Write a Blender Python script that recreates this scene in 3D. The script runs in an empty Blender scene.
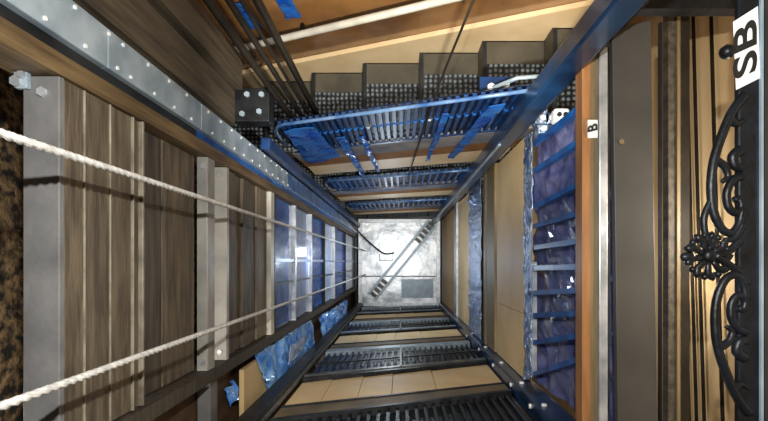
import bpy, math, random
from mathutils import Vector, noise
random.seed(7)
U = 1.15           # metres per layout unit
DF = 7.6           # depth of the pit floor below the camera, layout units
C = bpy.context.scene.collection

def W(x, y, d):
    return Vector((x*U, y*U, (DF-d)*U))

# ------------------------------------------------------------------ materials
def lin(c):
    def f(v):
        v /= 255.0
        return v/12.92 if v <= 0.04045 else ((v+0.055)/1.055)**2.4
    return (f(c[0]), f(c[1]), f(c[2]), 1.0)

def mat(name, a, b=None, rough=0.5, metal=0.0, scale=6.0, stretch=(1, 1, 1), bump=0.0, bscale=None,
        detail=6.0, rvar=0.0, coat=0.0, lo=0.35, hi=0.65, spec=0.5):
    m = bpy.data.materials.new(name); m.use_nodes = True
    nt = m.node_tree; N = nt.nodes; L = nt.links
    p = N['Principled BSDF']
    p.inputs['Roughness'].default_value = rough
    p.inputs['Metallic'].default_value = metal
    p.inputs['Coat Weight'].default_value = coat
    p.inputs['Specular IOR Level'].default_value = spec
    p.inputs['Coat Roughness'].default_value = 0.12
    tc = N.new('ShaderNodeTexCoord'); mp = N.new('ShaderNodeMapping')
    mp.inputs['Scale'].default_value = stretch
    L.new(tc.outputs['Object'], mp.inputs['Vector'])
    nz = N.new('ShaderNodeTexNoise'); nz.inputs['Scale'].default_value = scale; nz.inputs['Detail'].default_value = detail
    L.new(mp.outputs['Vector'], nz.inputs['Vector'])
    cr = N.new('ShaderNodeValToRGB')
    cr.color_ramp.elements[0].position = lo; cr.color_ramp.elements[1].position = hi
    cr.color_ramp.elements[0].color = lin(a); cr.color_ramp.elements[1].color = lin(b or a)
    L.new(nz.outputs['Fac'], cr.inputs['Fac'])
    L.new(cr.outputs['Color'], p.inputs['Base Color'])
    if rvar:
        mr = N.new('ShaderNodeMapRange')
        mr.inputs['To Min'].default_value = max(0.03, rough-rvar); mr.inputs['To Max'].default_value = min(1, rough+rvar)
        L.new(nz.outputs['Fac'], mr.inputs['Value']); L.new(mr.outputs['Result'], p.inputs['Roughness'])
    if bump:
        n2 = N.new('ShaderNodeTexNoise'); n2.inputs['Scale'].default_value = bscale or scale*3; n2.inputs['Detail'].default_value = 4
        L.new(mp.outputs['Vector'], n2.inputs['Vector'])
        bp = N.new('ShaderNodeBump'); bp.inputs['Strength'].default_value = bump; bp.inputs['Distance'].default_value = 0.02
        L.new(n2.outputs['Fac'], bp.inputs['Height']); L.new(bp.outputs['Normal'], p.inputs['Normal'])
    return m

def film_mat(name, a, b, clear=0.35, rough=0.15):
    m = mat(name, a, b, rough=rough, scale=9, bump=0.5, bscale=16, coat=0.6)
    nt = m.node_tree; N = nt.nodes; L = nt.links
    p = N['Principled BSDF']; out = N['Material Output']
    t = N.new('ShaderNodeBsdfTransparent'); t.inputs['Color'].default_value = lin((150, 190, 240))
    mx = N.new('ShaderNodeMixShader'); mx.inputs['Fac'].default_value = clear
    L.new(p.outputs['BSDF'], mx.inputs[1]); L.new(t.outputs['BSDF'], mx.inputs[2]); L.new(mx.outputs['Shader'], out.inputs['Surface'])
    return m

def dotted(name, base, dot, scale, rough=0.35, metal=0.6, dims='3D'):
    m = mat(name, base, base, rough=rough, metal=metal)
    nt = m.node_tree; N = nt.nodes; L = nt.links; p = N['Principled BSDF']
    tc = N.new('ShaderNodeTexCoord')
    v = N.new('ShaderNodeTexVoronoi'); v.voronoi_dimensions = dims; v.inputs['Scale'].default_value = scale; v.inputs['Randomness'].default_value = 0.25
    L.new(tc.outputs['Object'], v.inputs['Vector'])
    cr = N.new('ShaderNodeValToRGB'); cr.color_ramp.elements[0].position = 0.25; cr.color_ramp.elements[1].position = 0.38
    cr.color_ramp.elements[0].color = lin(dot); cr.color_ramp.elements[1].color = lin(base)
    L.new(v.outputs['Distance'], cr.inputs['Fac']); L.new(cr.outputs['Color'], p.inputs['Base Color'])
    bp = N.new('ShaderNodeBump'); bp.inputs['Strength'].default_value = 0.6; bp.invert = True; bp.inputs['Distance'].default_value = 0.01
    L.new(v.outputs['Distance'], bp.inputs['Height']); L.new(bp.outputs['Normal'], p.inputs['Normal'])
    return m

M = dict(
    board=mat('weathered_board', (70, 62, 50), (106, 95, 78), rough=0.6, scale=9, stretch=(5, 0.7, 5), bump=0.25, bscale=22),
    board_dark=mat('dark_board', (48, 44, 37), (80, 72, 60), rough=0.6, scale=7, stretch=(6, 0.5, 6), bump=0.25, bscale=22),
    board_pale=mat('pale_board', (104, 92, 70), (136, 122, 96), rough=0.6, scale=8, stretch=(6, 0.6, 6), bump=0.1),
    lip=mat('bare_edge', (100, 94, 80), (150, 143, 126), rough=0.5, scale=14),
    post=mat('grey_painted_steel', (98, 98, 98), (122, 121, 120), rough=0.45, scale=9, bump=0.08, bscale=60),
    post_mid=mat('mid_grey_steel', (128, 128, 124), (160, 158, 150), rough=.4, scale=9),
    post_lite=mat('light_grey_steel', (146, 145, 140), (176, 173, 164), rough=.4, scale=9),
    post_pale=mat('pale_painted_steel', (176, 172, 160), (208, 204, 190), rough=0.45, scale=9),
    flat=mat('dark_grey_flat_steel', (56, 54, 50), (70, 67, 62), rough=0.55, scale=5, bump=0.05),
    galv=mat('galvanised_steel', (134, 152, 164), (172, 188, 198), rough=0.4, metal=0.25, scale=10, rvar=0.12),
    beam=mat('brown_timber_beam', (76, 60, 38), (118, 98, 66), rough=0.6, scale=7, stretch=(6, 6, 0.5), bump=0.2),
    beam_grey=mat('grey_timber_beam', (56, 50, 41), (88, 79, 64), rough=0.6, scale=7, stretch=(6, 6, 0.5), bump=0.2),
    dark=mat('black_steel', (18, 20, 22), (38, 40, 42), rough=0.45, scale=12, spec=.3),
    iron=mat('wrought_iron', (10, 12, 15), (22, 26, 32), rough=0.42, scale=20, bump=0.1, spec=.3),
    darkblue=mat('blue_black_steel', (10, 30, 62), (20, 66, 124), rough=0.4, metal=0.0, scale=8),  # on railings and guide rail this blue carries light off the film
    bluerail=mat('blue_paint_and_glow', (10, 56, 122), (28, 104, 182), rough=0.36, metal=0.0, scale=7, rvar=0.1),  # blue paint on the bars; on railings and flange, film light as colour
    bluebright=mat('bright_blue_plastic', (40, 120, 220), (150, 200, 246), rough=0.25, scale=9, coat=0.5),
    silver=mat('bright_sheet_metal', (132, 138, 146), (222, 226, 230), rough=0.36, metal=0.85, scale=3.2, rvar=0.12, bump=0.35, bscale=7),
    silverbar=mat('silver_bar', (176, 182, 188), (222, 226, 230), rough=0.35, metal=0.6, scale=14, rvar=0.15),
    foil=mat('crinkled_silver_foil', (60, 100, 160), (196, 212, 228), rough=0.22, metal=0.7, scale=26, bump=0.9, bscale=40),
    tan=mat('tan_plaster', (212, 180, 128), (228, 200, 150), rough=0.55, scale=3, bump=0.05),
    tan_deep=mat('brown_tan_plaster', (170, 134, 86), (188, 152, 104), rough=0.55, scale=3),
    olive=mat('olive_timber', (112, 96, 62), (140, 120, 80), rough=0.55, scale=7, stretch=(6, .5, 6)),
    cream=mat('cream_paint', (224, 194, 146), (240, 214, 172), rough=0.5, scale=4),
    dado=mat('orange_brown_gloss_paint', (104, 70, 38), (156, 112, 66), rough=0.22, scale=2.8, coat=0.4, bump=0.06, bscale=6),
    brownband=mat('brown_fascia_paint', (122, 80, 40), (150, 106, 60), rough=0.75, scale=5, spec=.15),
    greyband=mat('grey_fascia_paint', (96, 100, 112), (140, 136, 132), rough=0.75, scale=5, spec=.15),
    orange=mat('orange_wood', (134, 92, 54), (164, 116, 72), rough=0.45, scale=7, stretch=(6, .5, 6)),
    khaki=mat('khaki_wood', (106, 90, 64), (130, 112, 80), rough=0.5, scale=7, stretch=(6, .5, 6)),
    white=mat('white_plastic', (226, 228, 226), (238, 240, 238), rough=0.4),
    ink=mat('black_ink', (18, 18, 18), (26, 26, 26), rough=0.6),
    rope=mat('steel_wire_rope', (200, 200, 196), (240, 240, 236), rough=0.35, metal=0.3, scale=60),
    cable=mat('black_cable', (24, 21, 17), (42, 36, 28), rough=0.6, scale=8, spec=.2),
    rubble=mat('rubble_masonry', (30, 26, 20), (128, 104, 72), rough=0.85, scale=26, bump=1.0, bscale=30, lo=.4, hi=.6),
    dirt=mat('dark_brown_wall', (58, 42, 30), (96, 70, 48), rough=0.7, scale=5, bump=0.1),
    concrete=mat('dark_concrete', (70, 66, 60), (98, 94, 86), rough=0.8, scale=5, bump=0.2),
    glowgalv=mat('blue_glow_steel', (50, 92, 150), (120, 152, 190), rough=.35, metal=.2, scale=9),  # steel with the blue glow of the film put into its colour
    navyrail=mat('dark_navy_rail', (6, 24, 44), (16, 54, 92), rough=.35, scale=6, coat=.2),
    capping=mat('olive_brown_capping', (84, 72, 50), (116, 100, 72), rough=.6, scale=6),
    film=film_mat('blue_film', (20, 90, 200), (70, 160, 240), 0.62, .4),
    film_dark=film_mat('dark_blue_film', (40, 72, 150), (84, 130, 206), 0.3, .5),
    film_purple=film_mat('violet_blue_film', (70, 80, 140), (132, 134, 176), 0.22, .35),
    infill=dotted('navy_mesh_infill', (8, 18, 36), (40, 92, 158), 30, rough=.5, metal=0.0),
    infill_black=dotted('black_mesh_infill', (14, 18, 22), (64, 76, 84), 34, rough=.5, metal=0.0),
    railedge=mat('worn_rail_edge', (66, 66, 62), (104, 102, 96), rough=.4, scale=10),
    film_pale=film_mat('clear_film', (160, 182, 214), (206, 220, 240), 0.3, .55),
    tread=mat('olive_grey_tread', (58, 54, 44), (82, 76, 62), rough=.6, scale=5, bump=.1),
    grating=dotted('dotted_grating', (18, 22, 28), (104, 114, 118), 34, rough=.4, metal=.2, dims='2D'),
)

# ------------------------------------------------------------------ mesh building
class MB:
    def __init__(s): s.v = []; s.f = []
    def add(s, vs, fs):
        o = len(s.v); s.v += [Vector(q) for q in vs]; s.f += [tuple(o+i for i in f) for f in fs]; return s
    def hexa(s, p):          # p: 4 points of one face then the 4 matching points of the opposite face (layout coords)
        return s.add([W(*q) for q in p], [(0, 1, 2, 3), (7, 6, 5, 4), (0, 4, 5, 1), (1, 5, 6, 2), (2, 6, 7, 3), (3, 7, 4, 0)])
    def box(s, x0, x1, y0, y1, d0, d1):
        return s.hexa([(x0, y0, d0), (x1, y0, d0), (x1, y1, d0), (x0, y1, d0), (x0, y0, d1), (x1, y0, d1), (x1, y1, d1), (x0, y1, d1)])
    def slope(s, x0, x1, y0, y1, a0, a1, b0, b1):   # sheared box: depth a0..a1 at x0, b0..b1 at x1
        return s.hexa([(x0, y0, a0), (x1, y0, b0), (x1, y1, b0), (x0, y1, a0), (x0, y0, a1), (x1, y0, b1), (x1, y1, b1), (x0, y1, a1)])
    def tube(s, pts, r, n=8, layout=True, r2=None, flat=None):
        P = [W(*p) for p in pts] if layout else [Vector(p) for p in pts]
        k = len(P); rr = [(r + ((r2 if r2 is not None else r)-r)*i/max(1, k-1))*U for i in range(k)]
        up = None; rings = []
        for i in range(k):
            t = (P[min(i+1, k-1)]-P[max(i-1, 0)]).normalized()
            if up is None:
                up = Vector((0, 0, 1)) if abs(t.z) < .9 else Vector((0, 1, 0))
            a = (up - t*up.dot(t)).normalized(); b = t.cross(a); up = a
            rings.append([P[i] + (a*math.cos(2*math.pi*j/n)*(flat or 1) + b*math.sin(2*math.pi*j/n))*rr[i] for j in range(n)])
        vs = [q for rg in rings for q in rg]
        fs = [(i*n+j, i*n+(j+1) % n, (i+1)*n+(j+1) % n, (i+1)*n+j) for i in range(k-1) for j in range(n)]
        fs += [tuple(reversed(range(n))), tuple((k-1)*n+j for j in range(n))]
        return s.add(vs, fs)
    def ball(s, c, r, n=8, sq=(1, 1, 1)):
        c = W(*c); vs = [c+Vector((0, 0, r*U*sq[2]))]; m = n//2
        for i in range(1, m):
            for j in range(n):
                a = math.pi*i/m; b = 2*math.pi*j/n
                vs.append(c+Vector((math.sin(a)*math.cos(b)*sq[0], math.sin(a)*math.sin(b)*sq[1], math.cos(a)*sq[2]))*r*U)
        vs.append(c-Vector((0, 0, r*U*sq[2])))
        fs = [(0, 1+j, 1+(j+1) % n) for j in range(n)]
        for i in range(m-2):
            for j in range(n):
                fs.append((1+i*n+j, 1+(i+1)*n+j, 1+(i+1)*n+(j+1) % n, 1+i*n+(j+1) % n))
        e = len(vs)-1
        fs += [(e, 1+(m-2)*n+(j+1) % n, 1+(m-2)*n+j) for j in range(n)]
        return s.add(vs, fs)
    def bolt(s, x, y, d, r, axis='d', h=None):
        h = h or r*.7
        e = {'d': (0, 0, -h), 'x': (h, 0, 0), '-x': (-h, 0, 0), 'y': (0, h, 0), '-y': (0, -h, 0)}[axis]
        return s.tube([(x, y, d), (x+e[0], y+e[1], d+e[2])], r, 6)
    def sheet(s, p00, p10, p01, p11, nu, nv, amp, seed=0, freq=6, thick=0.004, wav=None):
        # crumpled sheet of real thickness between four corners
        a, b, c, e = (W(*q) for q in (p00, p10, p01, p11))
        nrm = (b-a).cross(c-a).normalized()
        g = []
        for i in range(nu+1):
            for j in range(nv+1):
                u = i/nu; v = j/nv
                q = a*(1-u)*(1-v)+b*u*(1-v)+c*(1-u)*v+e*u*v
                o = Vector((seed*3.1, seed*1.7, seed*.9))
                h = noise.noise(q*freq+o)+.5*noise.noise(q*freq*2.3+o)
                h = (abs(h)-.3)
                g.append(q+nrm*h*amp*U + Vector((noise.noise(q*freq+o*2), noise.noise(q*freq+o*4), 0))*amp*.5*U)
        m = nv+1; n = len(g)
        vs = g+[q-nrm*thick*U for q in g]; fs = []
        for i in range(nu):
            for j in range(nv):
                k = i*m+j
                fs.append((k, k+m, k+m+1, k+1)); fs.append((n+k, n+k+1, n+k+m+1, n+k+m))
        for i in range(nu):
            fs.append((i*m, n+i*m, n+(i+1)*m, (i+1)*m)); fs.append((i*m+nv, (i+1)*m+nv, n+(i+1)*m+nv, n+i*m+nv))
        for j in range(nv):
            fs.append((j, j+1, n+j+1, n+j)); fs.append((nu*m+j, n+nu*m+j, n+nu*m+j+1, nu*m+j+1))
        return s.add(vs, fs)

def link_mesh(name, mb, m, origin, parent=None, smooth=False, bevel=0):
    me = bpy.data.meshes.new(name)
    me.from_pydata([v-origin for v in mb.v], [], mb.f); me.update()
    me.materials.append(m)
    o = bpy.data.objects.new(name, me); C.objects.link(o)
    if smooth:
        for p in me.polygons: p.use_smooth = True
    if bevel:
        b = o.modifiers.new('bevel', 'BEVEL'); b.width = bevel; b.segments = 2; b.limit_method = 'ANGLE'
    if parent: o.parent = parent
    return o

def base_of(mbs):
    vs = [v for mb in mbs for v in mb.v]
    return Vector(((min(v.x for v in vs)+max(v.x for v in vs))/2, (min(v.y for v in vs)+max(v.y for v in vs))/2, min(v.z for v in vs)))

def props(o, label, cat, group=None):
    o['label'] = label; o['category'] = cat; o['kind'] = 'thing'
    if group: o['group'] = group

def one(name, label, cat, mb, m, group=None, smooth=False, bevel=0):
    b = base_of([mb]); o = link_mesh(name, mb, m, b, None, smooth, bevel); o.location = b
    props(o, label, cat, group); return o

def struct(name, mb, m):
    b = base_of([mb]); o = link_mesh(name, mb, m, b); o.location = b; o['kind'] = 'structure'; return o

class Thing:
    def __init__(s, name, label, cat, group=None): s.a = (name, label, cat, group); s.parts = []
    def part(s, name, mb, m, sub=None, label=None, smooth=False, bevel=0):
        s.parts.append((name, mb, m, sub, label, smooth, bevel)); return len(s.parts)-1
    def done(s):
        b = base_of([p[1] for p in s.parts]); n, l, c, g = s.a
        r = bpy.data.objects.new(n, None); C.objects.link(r); r.location = b; r.empty_display_size = .1
        props(r, l, c, g); made = []
        for (pn, mb, m, sub, lab, sm, bv) in s.parts:
            o = link_mesh(pn, mb, m, b, r if sub is None else made[sub], sm, bv)
            if lab: o['label'] = lab
            made.append(o)
        return r

def copy_tree(o, parent=None):
    c = o.copy(); C.objects.link(c)
    if parent: c.parent = parent
    for ch in list(o.children): copy_tree(ch, c)
    return c

def B(*a): return MB().box(*a)

# ------------------------------------------------------------------ setting
struct('floor', B(-1.6, 1.6, -1.35, 1.35, DF, DF+.1), M['concrete'])
struct('wall_left', B(-1.4, -1.25, -1.35, 1.35, .2, DF), M['rubble'])
struct('wall_right', B(1.1, 1.25, -1.35, 1.35, .2, DF), M['tan'])
struct('wall_back', B(-1.4, 1.25, 1.1, 1.25, .6, DF), M['dado'])
struct('wall_front', B(-1.4, 1.25, -1.25, -1.1, .6, DF), M['dirt'])

# ------------------------------------------------------------------ left side: boarded panels and posts
XL = -.62
def panel(label, spec, y0=-.345, y1=.337):
    t = Thing('boarded_panel', label, 'panel', 'timber boarded panels of the shaft side')
    for (name, x, d0, d1, m, w) in spec:
        t.part(name, B(x-w, x, y0, y1, d0, d1), M[m], bevel=.002)
    return t.done()
panel('broad dark timber boarded panel behind the nearest grey post', [
    ('board', XL, .886, .940, 'board', .06), ('cover_strip', XL+.003, .9405, .943, 'lip', .06),
    ('board', XL, .9445, 1.024, 'board', .06), ('cover_strip', XL+.003, 1.0245, 1.027, 'lip', .06),
    ('board', XL-.003, 1.0295, 1.112, 'board', .06), ('cover_strip', XL+.003, 1.1125, 1.115, 'lip', .06),
    ('board', XL-.006, 1.1195, 1.15, 'board', .055), ('cover_strip', XL+.004, 1.1505, 1.158, 'lip', .06)])
panel('recessed timber boarded panel running up to the narrow grey post', [
    ('board', XL-.036, 1.165, 1.32, 'board_dark', .05), ('board', XL-.034, 1.3205, 1.43, 'board', .05),
    ('board', XL-.036, 1.4305, 1.53, 'board', .05)])
panel('slatted timber panel just before the cream post', [
    ('board', XL-.012, 1.74, 1.84, 'board', .05), ('board', XL-.022, 1.8405, 1.93, 'board', .05),
    ('board', XL-.012, 1.9305, 2.03, 'board', .05), ('board', XL-.022, 2.0305, 2.13, 'board', .05),
    ('board', XL-.016, 2.1305, 2.29, 'board_pale', .05)])
def post(label, x0, x1, d0, d1, m, y0=-.35, y1=.338, bolts=True):
    t = Thing('shaft_post', label, 'post', 'upright posts along the boarded shaft side')
    t.part('web', B(x0, x1, y0, y1, d0, d0+.008), M[m], bevel=.002)
    t.part('flange', B(x1-.008, x1, y0, y1, d0+.0081, d1), M[m])
    if bolts:
        for yy in (y1-.03, y0+.03):
            t.part('bolt', MB().bolt((x0+x1)/2+.004, yy, d0-.0005, .009), M['silverbar'])
    t.done()
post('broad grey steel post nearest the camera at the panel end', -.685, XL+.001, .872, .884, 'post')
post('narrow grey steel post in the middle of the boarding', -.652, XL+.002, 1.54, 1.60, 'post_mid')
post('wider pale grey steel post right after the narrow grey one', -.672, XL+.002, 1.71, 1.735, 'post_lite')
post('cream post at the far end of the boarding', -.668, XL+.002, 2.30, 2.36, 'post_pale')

t = Thing('post_bracket', 'small bolted bracket on top of the nearest grey post', 'bracket')
t.part('plate', B(-.692, -.668, .312, .342, .858, .871), M['galv'], bevel=.003)
t.part('bolt', MB().bolt(-.684, .322, .8575, .010), M['silverbar']); t.part('bolt', MB().bolt(-.675, .335, .8575, .007), M['silverbar'])
t.done()

one('timber_beam', 'long brown timber beam above the boarded panels', 'beam', B(-.70, XL+.004,   .34, .379, .35, 6.7), M['beam'])
t = Thing('cable_trunking', 'long bolted galvanised trunking above the brown timber beam', 'trunking')
for (d0, d1, m) in ((.32, 1.0, 'galv'), (1.001, 1.47, 'galv'), (1.471, 2.6, 'galv'), (2.601, 6.9, 'glowgalv')):  # far length is coloured for the blue glow along it
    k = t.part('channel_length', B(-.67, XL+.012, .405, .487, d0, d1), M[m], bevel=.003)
    t.part('lower_flange', B(-.67, XL-.004, .3805, .4045, d0, d1), M['dark'] if d0 < 1.4 else M['bluerail'], sub=k)  # further lengths get the film's blue reflection as their colour
    n = 0; dd = d0+.05
    while dd < min(d1, 2.6):
        t.part('bolt', MB().bolt(XL+.0125, .475, dd, .0045, 'x'), M['white'], sub=k)
        t.part('bolt', MB().bolt(XL+.0125, .416, dd+.03, .0045, 'x'), M['white'], sub=k)
        dd += .105
t.done()
one('guide_rail', 'long blue guide rail beside the far trunking', 'rail', MB().box(-.61, -.57, .495, .545, 2.1, 6.9), M['darkblue'], bevel=.004)
one('timber_beam', 'grey brown timber beam above the galvanised trunking', 'beam', B(-.76, -.64, .53, .66, .5, 1.86), M['beam_grey'])
one('timber_beam', 'second grey timber beam nearest the stairs', 'beam', B(-.80, -.64, .70, .83, .5, 1.95), M['beam_grey'])
t = Thing('beam_bracket', 'dark bolted bracket at the end of the grey beams', 'bracket')
k = t.part('plate', B(-.69, -.54, .58, .72, 1.98, 2.06), M['dark'], bevel=.006)
for (x, y) in ((-.65, .61), (-.58, .62), (-.63, .69), (-.57, .69)):
    t.part('bolt', MB().bolt(x, y, 1.979, .012), M['galv'], sub=k)
t.done()
one('timber_beam', 'dark timber beam below the boarded panels', 'beam', B(-.70, XL+.006, -.392, -.352, .5, 6.7), M['board_dark'])
t = Thing('corner_rail', 'black steel corner rail running down below the blue plastic', 'rail', 'steel rails in the shaft corners')
t.part('angle', B(-.60, -.53, -.635, -.575, .7, 6.78), M['dark'], bevel=.004)
t.part('rail_edge', B(-.529, -.519, -.615, -.60, .7, 6.78), M['railedge'], label='pale worn edge of the rail')
t.done()
one('steel_strut', 'short grey strut under the dark timber beam', 'strut', B(-.70, -.655, -.70, -.42, 1.66, 1.72), M['post'])
one('plaster_sheet', 'beige plaster panel beneath the crumpled blue plastic', 'panel', B(-.67, -.65, -.66, -.45, 2.0, 2.35), M['tan'])
one('plaster_sheet', 'dark brown panel under the boarded side', 'panel', B(-.74, -.71, -.72, -.42, 1.3, DF), M['dirt'])
t = Thing('plastic_wrap', 'large crumpled bright blue plastic wrap under the left panels', 'plastic wrap', 'crumpled blue plastic wraps')
t.part('crumpled_sheet', MB().sheet((-.645, -.41, 2.15), (-.645, -.41, 3.5), (-.625, -.64, 2.3), (-.625, -.63, 3.45), 44, 16, .03, 3, 7), M['bluebright'], smooth=False)
t.part('folded_flap', MB().sheet((-.605, -.47, 2.65), (-.605, -.46, 3.1), (-.61, -.56, 2.6), (-.61, -.55, 2.95), 16, 10, .02, 5, 9), M['film_pale'], label='pale folded flap')
t.done()
one('plastic_wrap', 'smaller far crumpled blue plastic wrap under the glazing', 'plastic wrap',
    MB().sheet((-.64, -.44, 3.9), (-.64, -.44, 5.7), (-.63, -.6, 3.9), (-.63, -.6, 5.5), 34, 12, .05, 8, 7), M['bluebright'], group='crumpled blue plastic wraps')
one('plastic_scrap', 'little blue plastic scrap by the short strut', 'plastic scrap',
    MB().sheet((-.68, -.49, 1.86), (-.68, -.49, 1.98), (-.66, -.55, 1.84), (-.66, -.55, 1.95), 8, 6, .03, 2, 14), M['bluebright'])

# glazing with blue film, further down the left side
gl = [(2.42, 2.86, 'film_dark', 'dark blue film'), (2.90, 3.38, 'film_pale', 'clear film'), (3.42, 3.95, 'film', 'bright blue film'),
      (4.02, 4.55, 'film_pale', 'second sheet of clear film'), (4.62, 5.5, 'film', 'deep blue film'), (5.56, 6.7, 'film_pale', 'furthest clear film')]
for i, (d0, d1, m, w) in enumerate(gl):
    t = Thing('glazed_panel', 'glazed shaft panel under %s, %s' % (w, ('just past the cream post', 'second past the cream post', 'third past the cream post', 'fourth past the cream post', 'fifth past the cream post', 'beside the lift car roof')[i]),
              'glazed panel', 'glazed panels of the shaft side')
    t.part('film_sheet', B(-.655, -.645, -.34, .335, d0, d1), M[m])
    t.part('stile', B(-.665, -.625, -.35, .338, d0-.025, d0-.002), M['dark' if i in (0, 3, 5) else 'silverbar'])
    t.part('glazing_bar', B(-.644, -.632, .0, .018, d0, d1), M['bluerail'])
    t.part('glazing_bar', B(-.644, -.634, -.12, -.108, d0, d1), M['dark'])
    t.done()
one('steel_post', 'slim black post at the far end of the glazing', 'post', B(-.67, -.62, -.35, .338, 6.71, DF), M['dark'])
one('back_panel', 'pale board standing behind the left glazing', 'panel', B(-.80, -.77, -.33, .33, 2.5, DF), M['greyband'])

# ------------------------------------------------------------------ wire ropes
def wire_rope(label, x, y, d0, d1, r=.0052):
    mb = MB(); n = 18; dd = .003; k = int((d1-d0)/dd)
    vs = []; fs = []
    for i in range(k+1):
        d = d0+(d1-d0)*i/k
        for j in range(n):
            a = 2*math.pi*j/n
            q = r*(1+.32*math.cos(4*(a + d*2*math.pi/.072)))
            vs.append(W(x+q*math.cos(a), y+q*math.sin(a), d))
    for i in range(k):
        for j in range(n):
            fs.append((i*n+j, i*n+(j+1) % n, (i+1)*n+(j+1) % n, (i+1)*n+j))
    mb.add(vs, fs)
    one('wire_rope', label, 'wire rope', mb, M['rope'], 'twisted steel wire ropes', smooth=True)
wire_rope('upper twisted steel wire rope crossing the middle of the boarded panels', -.5, .161, .35, 6.95)
wire_rope('lower twisted steel wire rope crossing the foot of the boarded panels', -.5, -.181, .35, 6.95)
cbl = [(-.46, .705), (-.435, .72), (-.505, .69), (-.40, .735), (-.39, .715)]
wh = ['thickest black cable hanging in front of the stairs', 'slim black cable beside the thickest cable', 'black cable closest to the grey timber beams',
      'stout black cable towards the middle of the stair flight', 'thin black cable touching the stout one']
for (x, y), l, r in zip(cbl, wh, (.010, .006, .013, .014, .006)):
    one('hanging_cable', l, 'cable', MB().tube([(x, y, .6), (x*.99, y*.99, 1.2), (x, y*.98, 1.9), (x*1.02, y*.98, 2.6)], r, 8), M['cable'], 'black cables by the stairs', smooth=True)
one('hanging_wire', 'lone thin wire hanging across the middle of the stair flight', 'wire',
    MB().tube([(.25, .78, 1.0), (.15, .66, 1.7), (.11, .595, 2.1), (.05, .56, 3.2)], .004, 6), M['cable'])

# ------------------------------------------------------------------ flights of stairs on the far (upper) side
def line(x): return 2.92-.13*(x+.95)/.3
def flight(label, k, full=True):
    o = 1.5*k
    t = Thing('stair_flight', label, 'stairs', 'stair flights climbing past the shaft')
    for i in range(7):
        x = -1.1+.3*i; d = 2.92-.13*(i-.5)+o
        j = t.part('step', B(x, x+.30, .655, 1.07, d, d+.16), M['tread'])
        t.part('nosing', B(x+.0, x+.02, .655, 1.07, d-.010, d-.0005), M['dark'], sub=j)
        t.part('tread_grating', B(x+.022, x+.298, .66, .96, d-.008, d-.0005), M['grating'], sub=j, label='dotted metal grating')
    t.part('stringer', MB().slope(-.62, .62, .625, .65, line(-.62)+.0+o, line(-.62)+.20+o, line(.62)+o, line(.62)+.20+o), M['greyband'])
    t.part('fascia', MB().slope(-.62, .62, .63, .66, line(-.62)+.205+o, line(-.62)+.40+o, line(.62)+.205+o, line(.62)+.40+o), M['brownband'], label='brown painted fascia')
    t.part('lower_fascia', MB().slope(-.62, .62, .64, .67, line(-.62)+.405+o, line(-.62)+.74+o, line(.62)+.405+o, line(.62)+.74+o), M['cream'], label='cream painted fascia')
    t.done()
    if full:
        mb = MB(); pts = []
        for i in range(7):
            x = -1.1+.3*i; d = 2.92-.13*(i-.5)+o
            def top(xx): return line(xx)-.155+o
            mb.hexa([(x, 1.075, top(x)), (x+.3, 1.075, top(x+.3)), (x+.3, 1.075, d-.001), (x, 1.075, d-.001),
                     (x, 1.098, top(x)), (x+.3, 1.098, top(x+.3)), (x+.3, 1.098, d-.001), (x, 1.098, d-.001)])
        one('stair_skirting', 'cream stepped skirting along the wall of the nearest stairs', 'skirting', mb, M['cream'])
flight('nearest flight of chequered stairs behind the upper railing', 0)
flight('second flight of stairs under the cream fascia', 1, False)
flight('third flight of stairs further down the shaft', 2, False)
flight('lowest flight of stairs just above the lift car', 3, False)

def railing(label, k, m, nb):
    o = 1.5*k
    def hd(x): return 2.16-.43*(x+.52)+o
    t = Thing('stair_railing', label, 'railing', 'stair railings around the shaft')
    pts = [(-.60, .62, hd(-.6)+.36), (-.60, .62, hd(-.6)+.18), (-.585, .62, hd(-.585)+.07), (-.555, .62, hd(-.555)+.015)] + [(x, .62, hd(x)) for x in (-.52, -.3, 0, .3, .49)]
    t.part('handrail', MB().tube(pts, .008, 8), M['glowgalv'], smooth=True)
    for i in range(nb):
        x = -.565+1.05*(i+.5)/nb
        mb = MB().box(x-.008, x+.008, .626, .642, hd(x)+.012, line(x)-.004+o)
        j = t.part('baluster', mb, M[m])  # baluster colour includes the blue light cast by the film
        c = (hd(x)+line(x)+o)/2
        if k == 0:
            t.part('collar', MB().ball((x, .632, c-.05), .014, 6), M['silverbar' if i % 9 == 4 else 'bluerail'], sub=j)
    t.part('mesh_infill', MB().slope(-.6, .49, .649, .653, hd(-.6)+.03, line(-.6)-.01+o, hd(.49)+.03, line(.49)-.01+o), M['infill'])
    t.part('lower_rail', MB().slope(-.6, .49, .618, .621, line(-.6)-.06+o, line(-.6)-.035+o, line(.49)-.06+o, line(.49)-.035+o), M['darkblue'])
    return t.done()
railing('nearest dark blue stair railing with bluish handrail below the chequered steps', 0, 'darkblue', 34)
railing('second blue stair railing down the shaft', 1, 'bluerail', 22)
railing('third blue stair railing down the shaft', 2, 'bluerail', 20)

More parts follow.
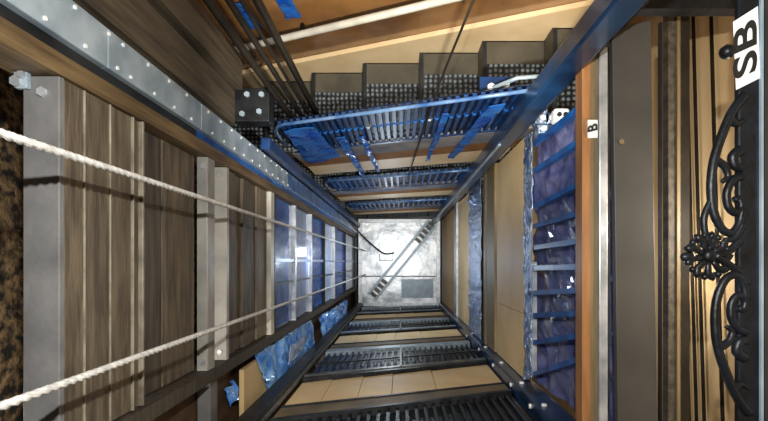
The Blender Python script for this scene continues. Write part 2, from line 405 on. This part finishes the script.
t = Thing('wall_handrail', 'pale tubular handrail fixed along the orange brown stair wall', 'handrail')
hp = [(-1.05, 1.02, 2.42), (-.6, 1.02, 2.22), (0, 1.02, 1.95), (.5, 1.02, 1.72), (.9, 1.02, 1.54)]
t.part('tube', MB().tube(hp, .016, 10), M['post_pale'], smooth=True)
for (x, d) in ((-1.0, 2.4), (-.45, 2.155), (.25, 1.835)):
    t.part('wall_bracket', MB().tube([(x, 1.02, d), (x, 1.03, d+.05), (x, 1.099, d+.06)], .01, 8), M['dark'], smooth=True)
t.done()
for (x, y, d, l) in ((-.72, 1.08, 2.0, 'wider blue patch on the orange wall above the handrail'), (-.52, 1.08, 1.9, 'narrower blue patch on the orange wall next to the wider')):
    one('blue_patch', l, 'film scrap', MB().sheet((x, y, d), (x+.06, y, d), (x+.02, y, d+.22), (x+.09, y, d+.2), 6, 10, .015, x, 12), M['film'], 'blue patches on the stair wall')  # thin crumpled blue sheets set on the wall face
# blue film strips hanging off the nearest railing
fs_ = [((-.53, 2.2), (-.38, 2.12), (-.56, 2.95), (-.34, 2.7), 'film', 'broad blue film bunched at the handrail bend'),
       ((-.31, 2.30), (-.26, 2.28), (-.27, 3.3), (-.24, 3.25), 'film', 'blue film strip trailing right next to the broad bunched film'),
       ((-.20, 2.3), (-.17, 2.28), (-.15, 3.2), (-.13, 3.15), 'film', 'slim blue film strip on the railing, second from the broad bunched film'),
       ((.17, 1.95), (.20, 1.95), (.15, 2.85), (.17, 2.85), 'film', 'narrow blue film strip at the middle of the railing'),
       ((.34, 1.85), (.40, 1.82), (.27, 2.75), (.31, 2.75), 'film', 'blue film strip draped over the railing towards the blue corner rail')]
for i, (a, b, c, e, m, l) in enumerate(fs_):
    one('film_strip', l, 'film strip', MB().sheet((a[0], .60, a[1]), (b[0], .60, b[1]), (c[0], .60, c[1]), (e[0], .60, e[1]), 8, 24, .012, i+2, 9), M[m], 'blue film strips on the railing')
t = Thing('railing_clamp', 'pale pipe clamp at the right end of the handrail', 'clamp')
t.part('pipe', MB().tube([(.36, .675, 1.86), (.44, .69, 1.80), (.54, .69, 1.78)], .008, 8), M['galv'], smooth=True)
t.part('bolt', MB().bolt(.36, .69, 1.9, .016), M['white']); t.part('bolt', MB().bolt(.42, .70, 1.9, .014), M['white'])
t.part('plate', B(.32, .46, .675, .74, 1.92, 1.95), M['darkblue'])
t.done()

# ------------------------------------------------------------------ corner rails on the right
t = Thing('corner_rail', 'broad blue painted corner rail from the top corner to the lift car', 'rail', 'steel rails in the shaft corners')
t.part('box_section', B(.445, .515, .54, .605, .8, 6.78), M['navyrail'], bevel=.008)
t.part('lip', B(.450, .462, .5335, .5395, 2.2, 6.78), M['galv'], label='pale strip standing for the highlight on the rail')  # pale tone put in for the bright sheen of the far rail
t.done()
one('corner_angle', 'dark steel angle alongside the broad blue corner rail', 'steel angle', B(.52, .56, .585, .612, .75, 6.9), M['iron'])
t = Thing('corner_rail', 'dark bolted corner rail along the foot of the tan panels', 'rail', 'steel rails in the shaft corners')
t.part('box_section', B(.545, .64, -.655, -.57, 1.44, 6.78), M['navyrail'], bevel=.006)
for dd in (1.62, 1.9, 2.25, 2.7, 3.2, 3.8):
    t.part('bolt', MB().bolt(.57, -.569, dd, .011, 'y'), M['white']); t.part('bolt', MB().bolt(.5445, -.60, dd+.1, .01, '-x'), M['white'])
t.done()

# ------------------------------------------------------------------ right side
G = 'wall panels on the right of the shaft'
def rpanel(label, d0, d1, m, seam=True, x=.6, y0=-.565, y1=.60):
    t = Thing('plaster_facing', label, 'panel', G)
    ys = y0+(y1-y0)*.27
    t.part('lower_board', B(x, x+.03, y0, ys-.002, d0, d1), M[m]); t.part('upper_board', B(x, x+.03, ys+.001, y1, d0, d1), M[m])
    t.done()
rpanel('nearest broad tan wall panel past the silver edged blue film', 2.30, 2.97, 'tan')
rpanel('middle tan wall panel between olive post and far silver strip', 4.13, 4.95, 'tan')
rpanel('far brown tan wall panel close to the lift car', 5.25, 6.9, 'tan_deep')
t = Thing('timber_post', 'olive timber post between the two broad tan panels', 'post')
t.part('post_face', B(.59, .64, -.565, .62, 3.0, 3.28), M['olive'], bevel=.003); t.part('edge_strip', B(.585, .63, -.565, .62, 3.285, 3.36), M['khaki'])
t.done()
t = Thing('foil_strip', 'silver blue foil strip past the olive post', 'foil strip', 'silver foil strips on the right')
t.part('foil', MB().sheet((.585, -.56, 3.46), (.585, -.56, 4.06), (.585, .62, 3.46), (.585, .62, 4.06), 10, 60, .012, 4, 14), M['foil'])
t.part('foil_knot', MB().ball((.575, .48, 3.75), .05, 8, (1, 1.3, 1.5)), M['foil'])
t.done()
one('foil_strip', 'thin far silver strip beside the lift car', 'foil strip', B(.585, .615, -.565, .62, 4.98, 5.2), M['silverbar'], 'silver foil strips on the right')
t = Thing('foil_strip', 'nearest crinkled silver strip edging the blue film opening', 'foil strip', 'silver foil strips on the right')
t.part('foil', MB().sheet((.59, -.52, 2.14), (.59, -.56, 2.27), (.59, .58, 2.14), (.59, .58, 2.27), 8, 70, .012, 6, 14), M['foil'])
t.part('edge_bar', B(.595, .625, -.52, .0, 2.19, 2.25), M['silverbar'])
t.done()
# opening with blue film and bars
one('film_curtain', 'sheet of dark blue film hanging across the right opening', 'film curtain',
    MB().sheet((.69, -.555, 1.45), (.645, -.555, 2.29), (.69, .6, 1.45), (.645, .6, 2.29), 24, 50, .03, 11, 6), M['film_purple'])
ends = [(.52, .66), (.40, .52), (.24, .34), (.155, .21), (.06, .09), (-.03, -.02), (-.14, -.11), (-.24, -.20), (-.36, -.28), (-.50, -.36)]
nm = ['topmost', 'second from the top', 'third from the top', 'fourth from the top', 'fifth from the top', 'sixth from the top', 'fourth from the bottom', 'third from the bottom', 'second from the bottom', 'lowest']
for i, ((a, b), w) in enumerate(zip(ends, nm)):
    mb = MB().hexa([(.615, b*.80-.007, 1.5), (.65, b*.80-.007, 1.5), (.65, b*.80+.013, 1.5), (.615, b*.80+.013, 1.5),
                    (.59, a-.007, 2.13), (.61, a-.007, 2.13), (.61, a+.013, 2.13), (.59, a+.013, 2.13)])
    one('blue_bar', 'blue flat bar in the right opening, %s' % w, 'bar', mb, M['bluerail'], 'blue bars across the right opening')
t = Thing('clamp_cluster', 'cluster of silver clamps at the top of the foil edge', 'clamp')
for (x, y, r) in ((.594, .60, .030), (.592, .640, .026), (.632, .60, .028), (.597, .555, .024)):
    k = t.part('clamp_body', B(x-r, x+r, y-r*.8, y+r*.8, 2.0, 2.06), M['foil'], bevel=.006)
    t.part('bolt', MB().bolt(x, y, 1.999, .012), M['white'], sub=k)
t.done()
t = Thing('junction_box', 'white junction box with two dark holes beside the blue corner rail', 'junction box')
k = t.part('box_body', B(.595, .655, .54, .595, 1.85, 1.9), M['white'], bevel=.012)
for x in (.613, .637):
    t.part('hole', MB().tube([(x, .568, 1.849), (x, .568, 1.843)], .009, 10), M['ink'], sub=k)
t.done()
one('hose', 'short curved white hose next to the junction box', 'hose', MB().tube([(.50, .56, 1.9), (.52, .60, 1.9), (.55, .615, 1.9), (.575, .605, 1.9)], .008, 8), M['white'], smooth=True)

t = Thing('wooden_strip', 'orange wooden strip edging the blue film opening', 'wooden strip')
t.part('orange_strip', B(.512, .536, -.6, .592, 1.35, 1.40), M['orange'], label='orange stained half'); t.part('khaki_strip', B(.5365, .556, -.6, .597, 1.35, 1.40), M['khaki'], label='khaki half')
k = t.part('label_plate', B(.526, .554, .348, .398, 1.344, 1.3495), M['white'], label='small white sticker with a black letter')
tlab = (t, k)

def text_mb(s, size, cx, cy, d, rot, shear=0.0, wide=1.0):
    cu = bpy.data.curves.new('lettering', 'FONT'); cu.body = s; cu.size = size*U; cu.align_x = 'CENTER'; cu.align_y = 'CENTER'; cu.extrude = .001
    cu.offset = .0011
    ob = bpy.data.objects.new('lettering', cu); C.objects.link(ob)
    me = ob.to_mesh(); mb = MB(); o = W(cx, cy, d)
    c, sn = math.cos(rot), math.sin(rot)
    vs = []
    for v in me.vertices:
        x = v.co.x*wide*c-v.co.y*sn; y = v.co.x*wide*sn+v.co.y*c
        vs.append(o+Vector((x, y+x*shear, v.co.z)))
    mb.add(vs, [tuple(p.vertices) for p in me.polygons])
    ob.to_mesh_clear(); bpy.data.objects.remove(ob); bpy.data.curves.remove(cu)
    return mb
t.part('lettering', text_mb('B', .038, .540, .375, 1.3425, math.pi/2, .25), M['ink'], sub=k)
t.done()
t = Thing('steel_strip', 'narrow pale silver strip beside the wide grey flat bar', 'steel strip')
t.part('face', B(.557, .580, -.6, .60, 1.34, 1.355), M['silverbar'], bevel=.002); t.part('edge', B(.5805, .588, -.62, .60, 1.345, 1.42), M['dark'])
t.done()
one('cross_beam', 'black cross beam over the heads of the grey flat bar and brown posts', 'cross beam', B(.53, .98, .655, .74, 1.24, 1.28), M['iron'])
t = Thing('flat_bar', 'wide dark grey flat steel bar right of the silver strip', 'flat bar')
t.part('bar_face', MB().hexa([(.548, -.62, 1.2), (.648, -.62, 1.2), (.628, .605, 1.2), (.530, .585, 1.2), (.548, -.62, 1.22), (.648, -.62, 1.22), (.628, .605, 1.22), (.530, .585, 1.22)]), M['flat'], bevel=.003)
for y in (.30,):
    t.part('bolt', MB().bolt(.552, y, 1.1995, .007), M['khaki'])
t.done()
one('steel_post', 'black steel post hard against the wide grey flat bar', 'post', B(.650, .656, -.62, .6, 1.2, 1.21), M['iron'])
t = Thing('timber_post', 'brown timber double post right of the grey flat bar', 'post')
t.part('post_face', B(.760, .797, -.85, .80, 1.36, 1.39), M['beam_grey'], bevel=.003); t.part('dark_face', B(.7975, .828, -.85, .80, 1.37, 1.39), M['cable'], bevel=.003)
t.part('groove_strip', B(.781, .789, -.85, .80, 1.352, 1.3595), M['khaki'])
t.done()
for (d, w) in ((1.83, 'closest to the brown double post'), (1.785, 'second from the brown double post'), (1.74, 'third from the brown double post'), (1.64, 'furthest from the brown double post')):
    one('wall_cable', 'thin dark cable on the tan wall, %s' % w, 'cable', MB().tube([(1.085, -1.0, d-.05), (1.085, 0, d), (1.085, 1.0, d+.04)], .006, 6), M['cable'], 'thin cables on the tan wall', smooth=True)

# iron grille with lettered label
t = Thing('iron_grille', 'black iron upright with scrollwork and a white lettered sticker', 'grille')
dg = .84
def PX(px, py, d=dg): return ((px-400)/480*d, (262-py)/480*d, d)
t.part('stile', B(.592, .640, -.75, .75, .84, .852), M['iron'], bevel=.004)
t.part('stile_edge', B(.6405, .67, -.75, .75, .825, .852), M['flat'], label='grey edge of the upright')
t.part('edge_bead', B(.628, .632, -.75, .75, .834, .8395), M['galv'], label='thin pale bead along the upright')
k = t.part('label_plate', MB().hexa([PX(736, 90, .838), PX(760, 78, .838), PX(758, 6, .838), PX(733, 22, .838), PX(736, 90, .8395), PX(760, 78, .8395), PX(758, 6, .8395), PX(733, 22, .8395)]), M['white'], label='white sticker with black letters')
c = PX(747, 49, .8365)
t.part('lettering', text_mb('SB', .056, c[0]-.001, c[1], c[2], math.pi/2, .45, 1.65), M['ink'], sub=k)
def catmull(P, n=6):
    out = []
    for i in range(len(P)-1):
        p0 = P[max(i-1, 0)]; p1 = P[i]; p2 = P[i+1]; p3 = P[min(i+2, len(P)-1)]
        for j in range(n):
            u = j/n
            out.append(tuple(.5*((2*b)+(-a+c)*u+(2*a-5*b+4*c-e)*u*u+(-a+3*b-3*c+e)*u**3) for a, b, c, e in zip(p0, p1, p2, p3)))
    out.append(P[-1]); return out
big = [(745, 95), (732, 112), (722, 135), (714, 160), (711, 185), (713, 210), (721, 228), (731, 233), (739, 224), (742, 210)]
inn = [(742, 176), (733, 180), (727, 192), (728, 206), (735, 213), (741, 207), (739, 199), (734, 200)]
leaf = [(741, 150), (733, 156), (735, 166), (742, 168)]
def mir(P): return [(x+4, 2*254-y) for x, y in P]
for P, r in ((big, .0085), (inn, .0074), (leaf, .0095)):
    for Q in (P, mir(P)):
        t.part('scroll', MB().tube([PX(*q) for q in catmull(Q)], r, 8, r2=r*.8, flat=1.0), M['iron'], smooth=True)
t.part('scroll', MB().tube([PX(*q) for q in catmull([(711, 200), (704, 218), (706, 236), (713, 248)])], .006, 8), M['iron'], smooth=True)
t.part('scroll', MB().tube([PX(*q) for q in catmull([(740, 240), (728, 252), (716, 256), (728, 264), (742, 274)])], .007, 8), M['iron'], smooth=True)
for Q in ([(728, 118), (736, 124), (744, 120)], mir([(728, 118), (736, 124), (744, 120)])):
    t.part('leaf', MB().tube([PX(*q) for q in catmull(Q)], .0085, 8, r2=.004), M['iron'], smooth=True)
for Q in ([(714, 160), (724, 166), (728, 176), (722, 182)], mir([(714, 160), (724, 166), (728, 176), (722, 182)])):
    t.part('leaf', MB().tube([PX(*q) for q in catmull(Q)], .0085, 8, r2=.004), M['iron'], smooth=True)
for Q in ([(742, 224), (734, 238), (724, 240)], mir([(742, 224), (734, 238), (724, 240)])):
    t.part('leaf', MB().tube([PX(*q) for q in catmull(Q)], .0085, 8, r2=.004), M['iron'], smooth=True)
j = t.part('rosette', MB().ball(PX(710, 256), .013, 10, (1, 1, .6)), M['iron'], smooth=True)
for a in range(9):
    an = a*2*math.pi/9
    ca, sa = math.cos(an), math.sin(an)
    t.part('petal', MB().tube([PX(708+x*ca-y*sa, 256+x*sa+y*ca) for x, y in ((5, 0), (10, 1.5), (16, 3), (20, 1), (21, -2))], .0045, 8, r2=.0085, flat=.8), M['iron'], sub=j, smooth=True)
    t.part('bead', MB().ball(PX(708+20*math.cos(an+.35), 256+21*math.sin(an+.35)), .0062, 8), M['iron'], sub=j, smooth=True)
t.part('petal', MB().ball(PX(688, 257), .0115, 8, (1.3, .8, .6)), M['iron'], sub=j, smooth=True)
t.part('knob', MB().ball(PX(727, 52), .013, 10), M['iron'], smooth=True)
t.done()

# ------------------------------------------------------------------ near (lower) side: fascias and railings
def low(label_f, label_r, k):
    o = 1.57*k
    def base(x): return 2.27+.48*(x+.55)*.85+o      # centre of the tan band
    t = Thing('landing_fascia', label_f, 'fascia', 'tan fascias on the lower side')
    xs = [-.51, -.36, -.2, -.04, .18, .535]
    for a, b in zip(xs, xs[1:]):
        t.part('facing_panel', MB().slope(a+.002, b-.001, -.66, -.63, base(a)-.21, base(a)+.21, base(b)-.23, base(b)+.23), M['tan'])
    t.part('brown_capping', MB().slope(-.51, .535, -.65, -.625, base(-.51)-.36, base(-.51)-.235, base(.545)-.39, base(.545)-.255), M['capping'])
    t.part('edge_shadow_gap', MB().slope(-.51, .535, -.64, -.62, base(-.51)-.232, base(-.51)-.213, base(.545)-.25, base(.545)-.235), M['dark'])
    t.done()
    t = Thing('landing_railing', label_r, 'railing', 'black railings on the lower side')
    t.part('handrail', MB().slope(-.51, .535, -.64, -.605, base(-.51)+.27, base(-.51)+.31, base(.545)+.29, base(.545)+.33), M['railedge' if k == 0 else 'galv'])
    t.part('top_bar', MB().slope(-.51, .535, -.64, -.61, base(-.51)+.225, base(-.51)+.262, base(.545)+.24, base(.545)+.28), M['dark'])
    n = 26
    for i in range(n):
        x = -.505+1.03*(i+.5)/n
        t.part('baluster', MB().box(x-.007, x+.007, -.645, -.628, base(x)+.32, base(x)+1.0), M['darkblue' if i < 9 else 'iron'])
    t.part('mesh_infill', MB().slope(-.51, .535, -.655, -.647, base(-.51)+.32, base(-.51)+1.0, base(.545)+.33, base(.545)+.95), M['infill_black'])
    t.part('mid_bar', MB().slope(-.51, .535, -.62, -.612, base(-.51)+.60, base(-.51)+.63, base(.545)+.60, base(.545)+.63), M['dark'])
    t.part('base_strip', MB().slope(-.51, .535, -.65, -.615, base(-.51)+1.0, base(-.51)+1.10, base(.545)+.95, base(.545)+1.05), M['galv'])
    t.part('stanchion', MB().box(-.002, .012, -.62, -.60, base(0)+.29, base(0)+1.0), M['railedge'])
    t.done()
low('nearest tan panelled fascia at the foot of the picture', 'nearest black railing below the broad tan fascia', 0)
low('middle narrow tan fascia between two black railings', 'middle black railing between tan fascias', 1)
low('furthest tan fascia next to the lift car', 'furthest black railing beside the lift car', 2)
t = Thing('landing_railing', 'black mesh railing cut off at the bottom edge', 'railing', 'black railings on the lower side')
for i in range(26):
    x = -.5+1.02*(i+.5)/26
    t.part('baluster', MB().box(x-.007, x+.007, -.645, -.628, 1.4+.4*(x+.55), 1.86+.4*(x+.55)), M['iron'])
t.part('mesh_infill', MB().slope(-.51, .535, -.66, -.65, 1.4, 1.86, 1.83, 2.29), M['infill_black'])
t.part('base_bar', MB().slope(-.51, .535, -.65, -.615, 1.865, 1.89, 2.30, 2.325), M['dark'])
t.done()
for k in range(4):
    o = 1.57*k
    one('landing_slab', ['dark slab behind the railing at the bottom edge', 'dark slab behind the nearest black railing', 'dark slab behind the middle black railing', 'dark slab behind the furthest railing'][k],
        'slab', MB().slope(-.6, .6, -1.09, -.67, 1.95+o-.1, 2.1+o-.1, 2.42+o-.1, 2.57+o-.1), M['concrete'], 'landing slabs on the lower side')

# ------------------------------------------------------------------ lift car roof
t = Thing('lift_car', 'bright silver lift car roof at the bottom of the shaft', 'lift car')
t.part('car_body', B(-.585, .565, -.625, .60, 7.03, DF-.002), M['silverbar'])
t.part('roof_plate', B(-.6, .58, -.20, .62, 7.0, 7.029), M['silver']); t.part('roof_plate', B(-.6, .58, -.64, -.203, 6.99, 7.029), M['silver']); t.part('roof_seam', B(-.549, .529, -.215, -.20, 6.975, 6.9895), M['railedge'])
t.part('roof_hatch', B(.02, .48, -.52, -.25, 6.975, 6.9895), M['galv'], label='grey hatch plate')
for (x0, x1, y0, y1) in ((-.6, -.55, -.64, .62), (.53, .58, -.64, .62), (-.549, .529, .57, .62), (-.549, .529, -.64, -.59)):
    t.part('rim', B(x0, x1, y0, y1, 6.93, 6.989), M['silverbar'])
def diag(u, v, d):   # along the diagonal u, across v
    a = Vector((.5+.42, .60+.52)); a.normalize(); b = Vector((-a.y, a.x))
    c0 = Vector((.03, .03)); q = c0+a*u+b*v; return (q.x, q.y, d)
for v in (-.062, .062):
    k = t.part('diagonal_beam', MB().hexa([diag(-.68, v-.018, 6.80), diag(.68, v-.018, 6.80), diag(.68, v+.018, 6.80), diag(-.68, v+.018, 6.80),
                                       diag(-.68, v-.018, 6.92), diag(.68, v-.018, 6.92), diag(.68, v+.018, 6.92), diag(-.68, v+.018, 6.92)]), M['galv'])
for u in (-.64, -.56, -.48, -.40, .36, .44, .52, .60, .66):
    t.part('rung', MB().hexa([diag(u-.022, -.043, 6.81), diag(u+.022, -.043, 6.81), diag(u+.022, .043, 6.81), diag(u-.022, .043, 6.81),
                              diag(u-.022, -.043, 6.90), diag(u+.022, -.043, 6.90), diag(u+.022, .043, 6.90), diag(u-.022, .043, 6.90)]), M['railedge'])
t.part('hitch_plate', B(-.30, -.10, .02, .12, 6.93, 6.99), M['silver'], bevel=.01)
t.done()
one('car_cable', 'curled grey cable hanging down onto the lift car roof', 'cable',
    MB().tube(catmull([(-.58, .46, 5.5), (-.50, .36, 6.0), (-.36, .22, 6.4), (-.22, .12, 6.7), (-.08, .13, 6.72)]), .010, 8), M['flat'], smooth=True)

# ------------------------------------------------------------------ light
def point(name, x, y, d, w, r=.08, col=(1, 1, 1)):
    l = bpy.data.lights.new(name, 'POINT'); l.energy = w; l.shadow_soft_size = r; l.color = col
    o = bpy.data.objects.new(name, l); C.objects.link(o); o.location = W(x, y, d); return o
point('camera_flash', .02, .21, 0, 105, .012, (1, .98, .94))
warm = (1, .92, .8)
for (x, y, d, w) in ((.9, .1, 1.12, 11), (.1, -.95, 1.5, 3), (.85, 0, 3.6, 5), (.88, 0, 1.75, 5), (.1, .9, 4.8, 5), (.0, -.9, 4.0, 4), (-1.0, -.35, 1.0, 9)):
    point('stair_fill_lamp', x, y, d, w, .05, warm)  # unseen lamps; several added to brighten the tan wall and rubble
point('car_fill_lamp', -.12, .12, 5.7, 6, .06, (.93, .97, 1))  # unseen lamp added to brighten the car roof
point('shaft_fill_lamp', -.1, .0, 4.2, 12, .06, (.74, .87, 1))  # unseen bluish lamp added to tint and lift the railings
point('glazing_fill_lamp', -.71, .0, 3.3, 4, .03, (.85, .92, 1)); point('glazing_fill_lamp', -.71, .0, 5.2, 5, .03, (.85, .92, 1))  # unseen lamps added behind the film to brighten the glazing
def spot(name, a, b, w, ang, blend, r, col):
    l = bpy.data.lights.new(name, 'SPOT'); l.energy = w; l.shadow_soft_size = r; l.color = col; l.spot_size = math.radians(ang); l.spot_blend = blend
    o = bpy.data.objects.new(name, l); C.objects.link(o); o.location = W(*a)
    o.rotation_euler = (W(*b)-W(*a)).to_track_quat('-Z', 'Y').to_euler(); return o
spot('stair_fill_spot', (.05, .05, .55), (.0, 1.0, 2.65), 270, 62, .6, .03, (1, .95, .85))  # unseen spot added to brighten the skirting and stair wall
spot('landing_fill_spot', (.0, .1, .5), (.0, -.63, 2.5), 130, 50, .7, .03, (1, .95, .85))  # unseen spot added to brighten the tan fascia

wd = bpy.data.worlds.new('world'); bpy.context.scene.world = wd; wd.use_nodes = True
wd.node_tree.nodes['Background'].inputs['Color'].default_value = (.35, .38, .42, 1)
wd.node_tree.nodes['Background'].inputs['Strength'].default_value = .045

# ------------------------------------------------------------------ camera
cam = bpy.data.cameras.new('camera'); co = bpy.data.objects.new('camera', cam); C.objects.link(co)
co.location = W(0, 0, 0); co.rotation_euler = (0, 0, 0)
cam.sensor_width = 36; cam.lens = 480/768*36; cam.clip_start = .02
cam.shift_x = -16/768; cam.shift_y = 51.5/768
sc = bpy.context.scene; sc.camera = co
vs = sc.view_settings; vs.view_transform = 'Standard'; vs.look = 'None'; vs.gamma = 1; vs.use_curve_mapping = False; vs.exposure = 0
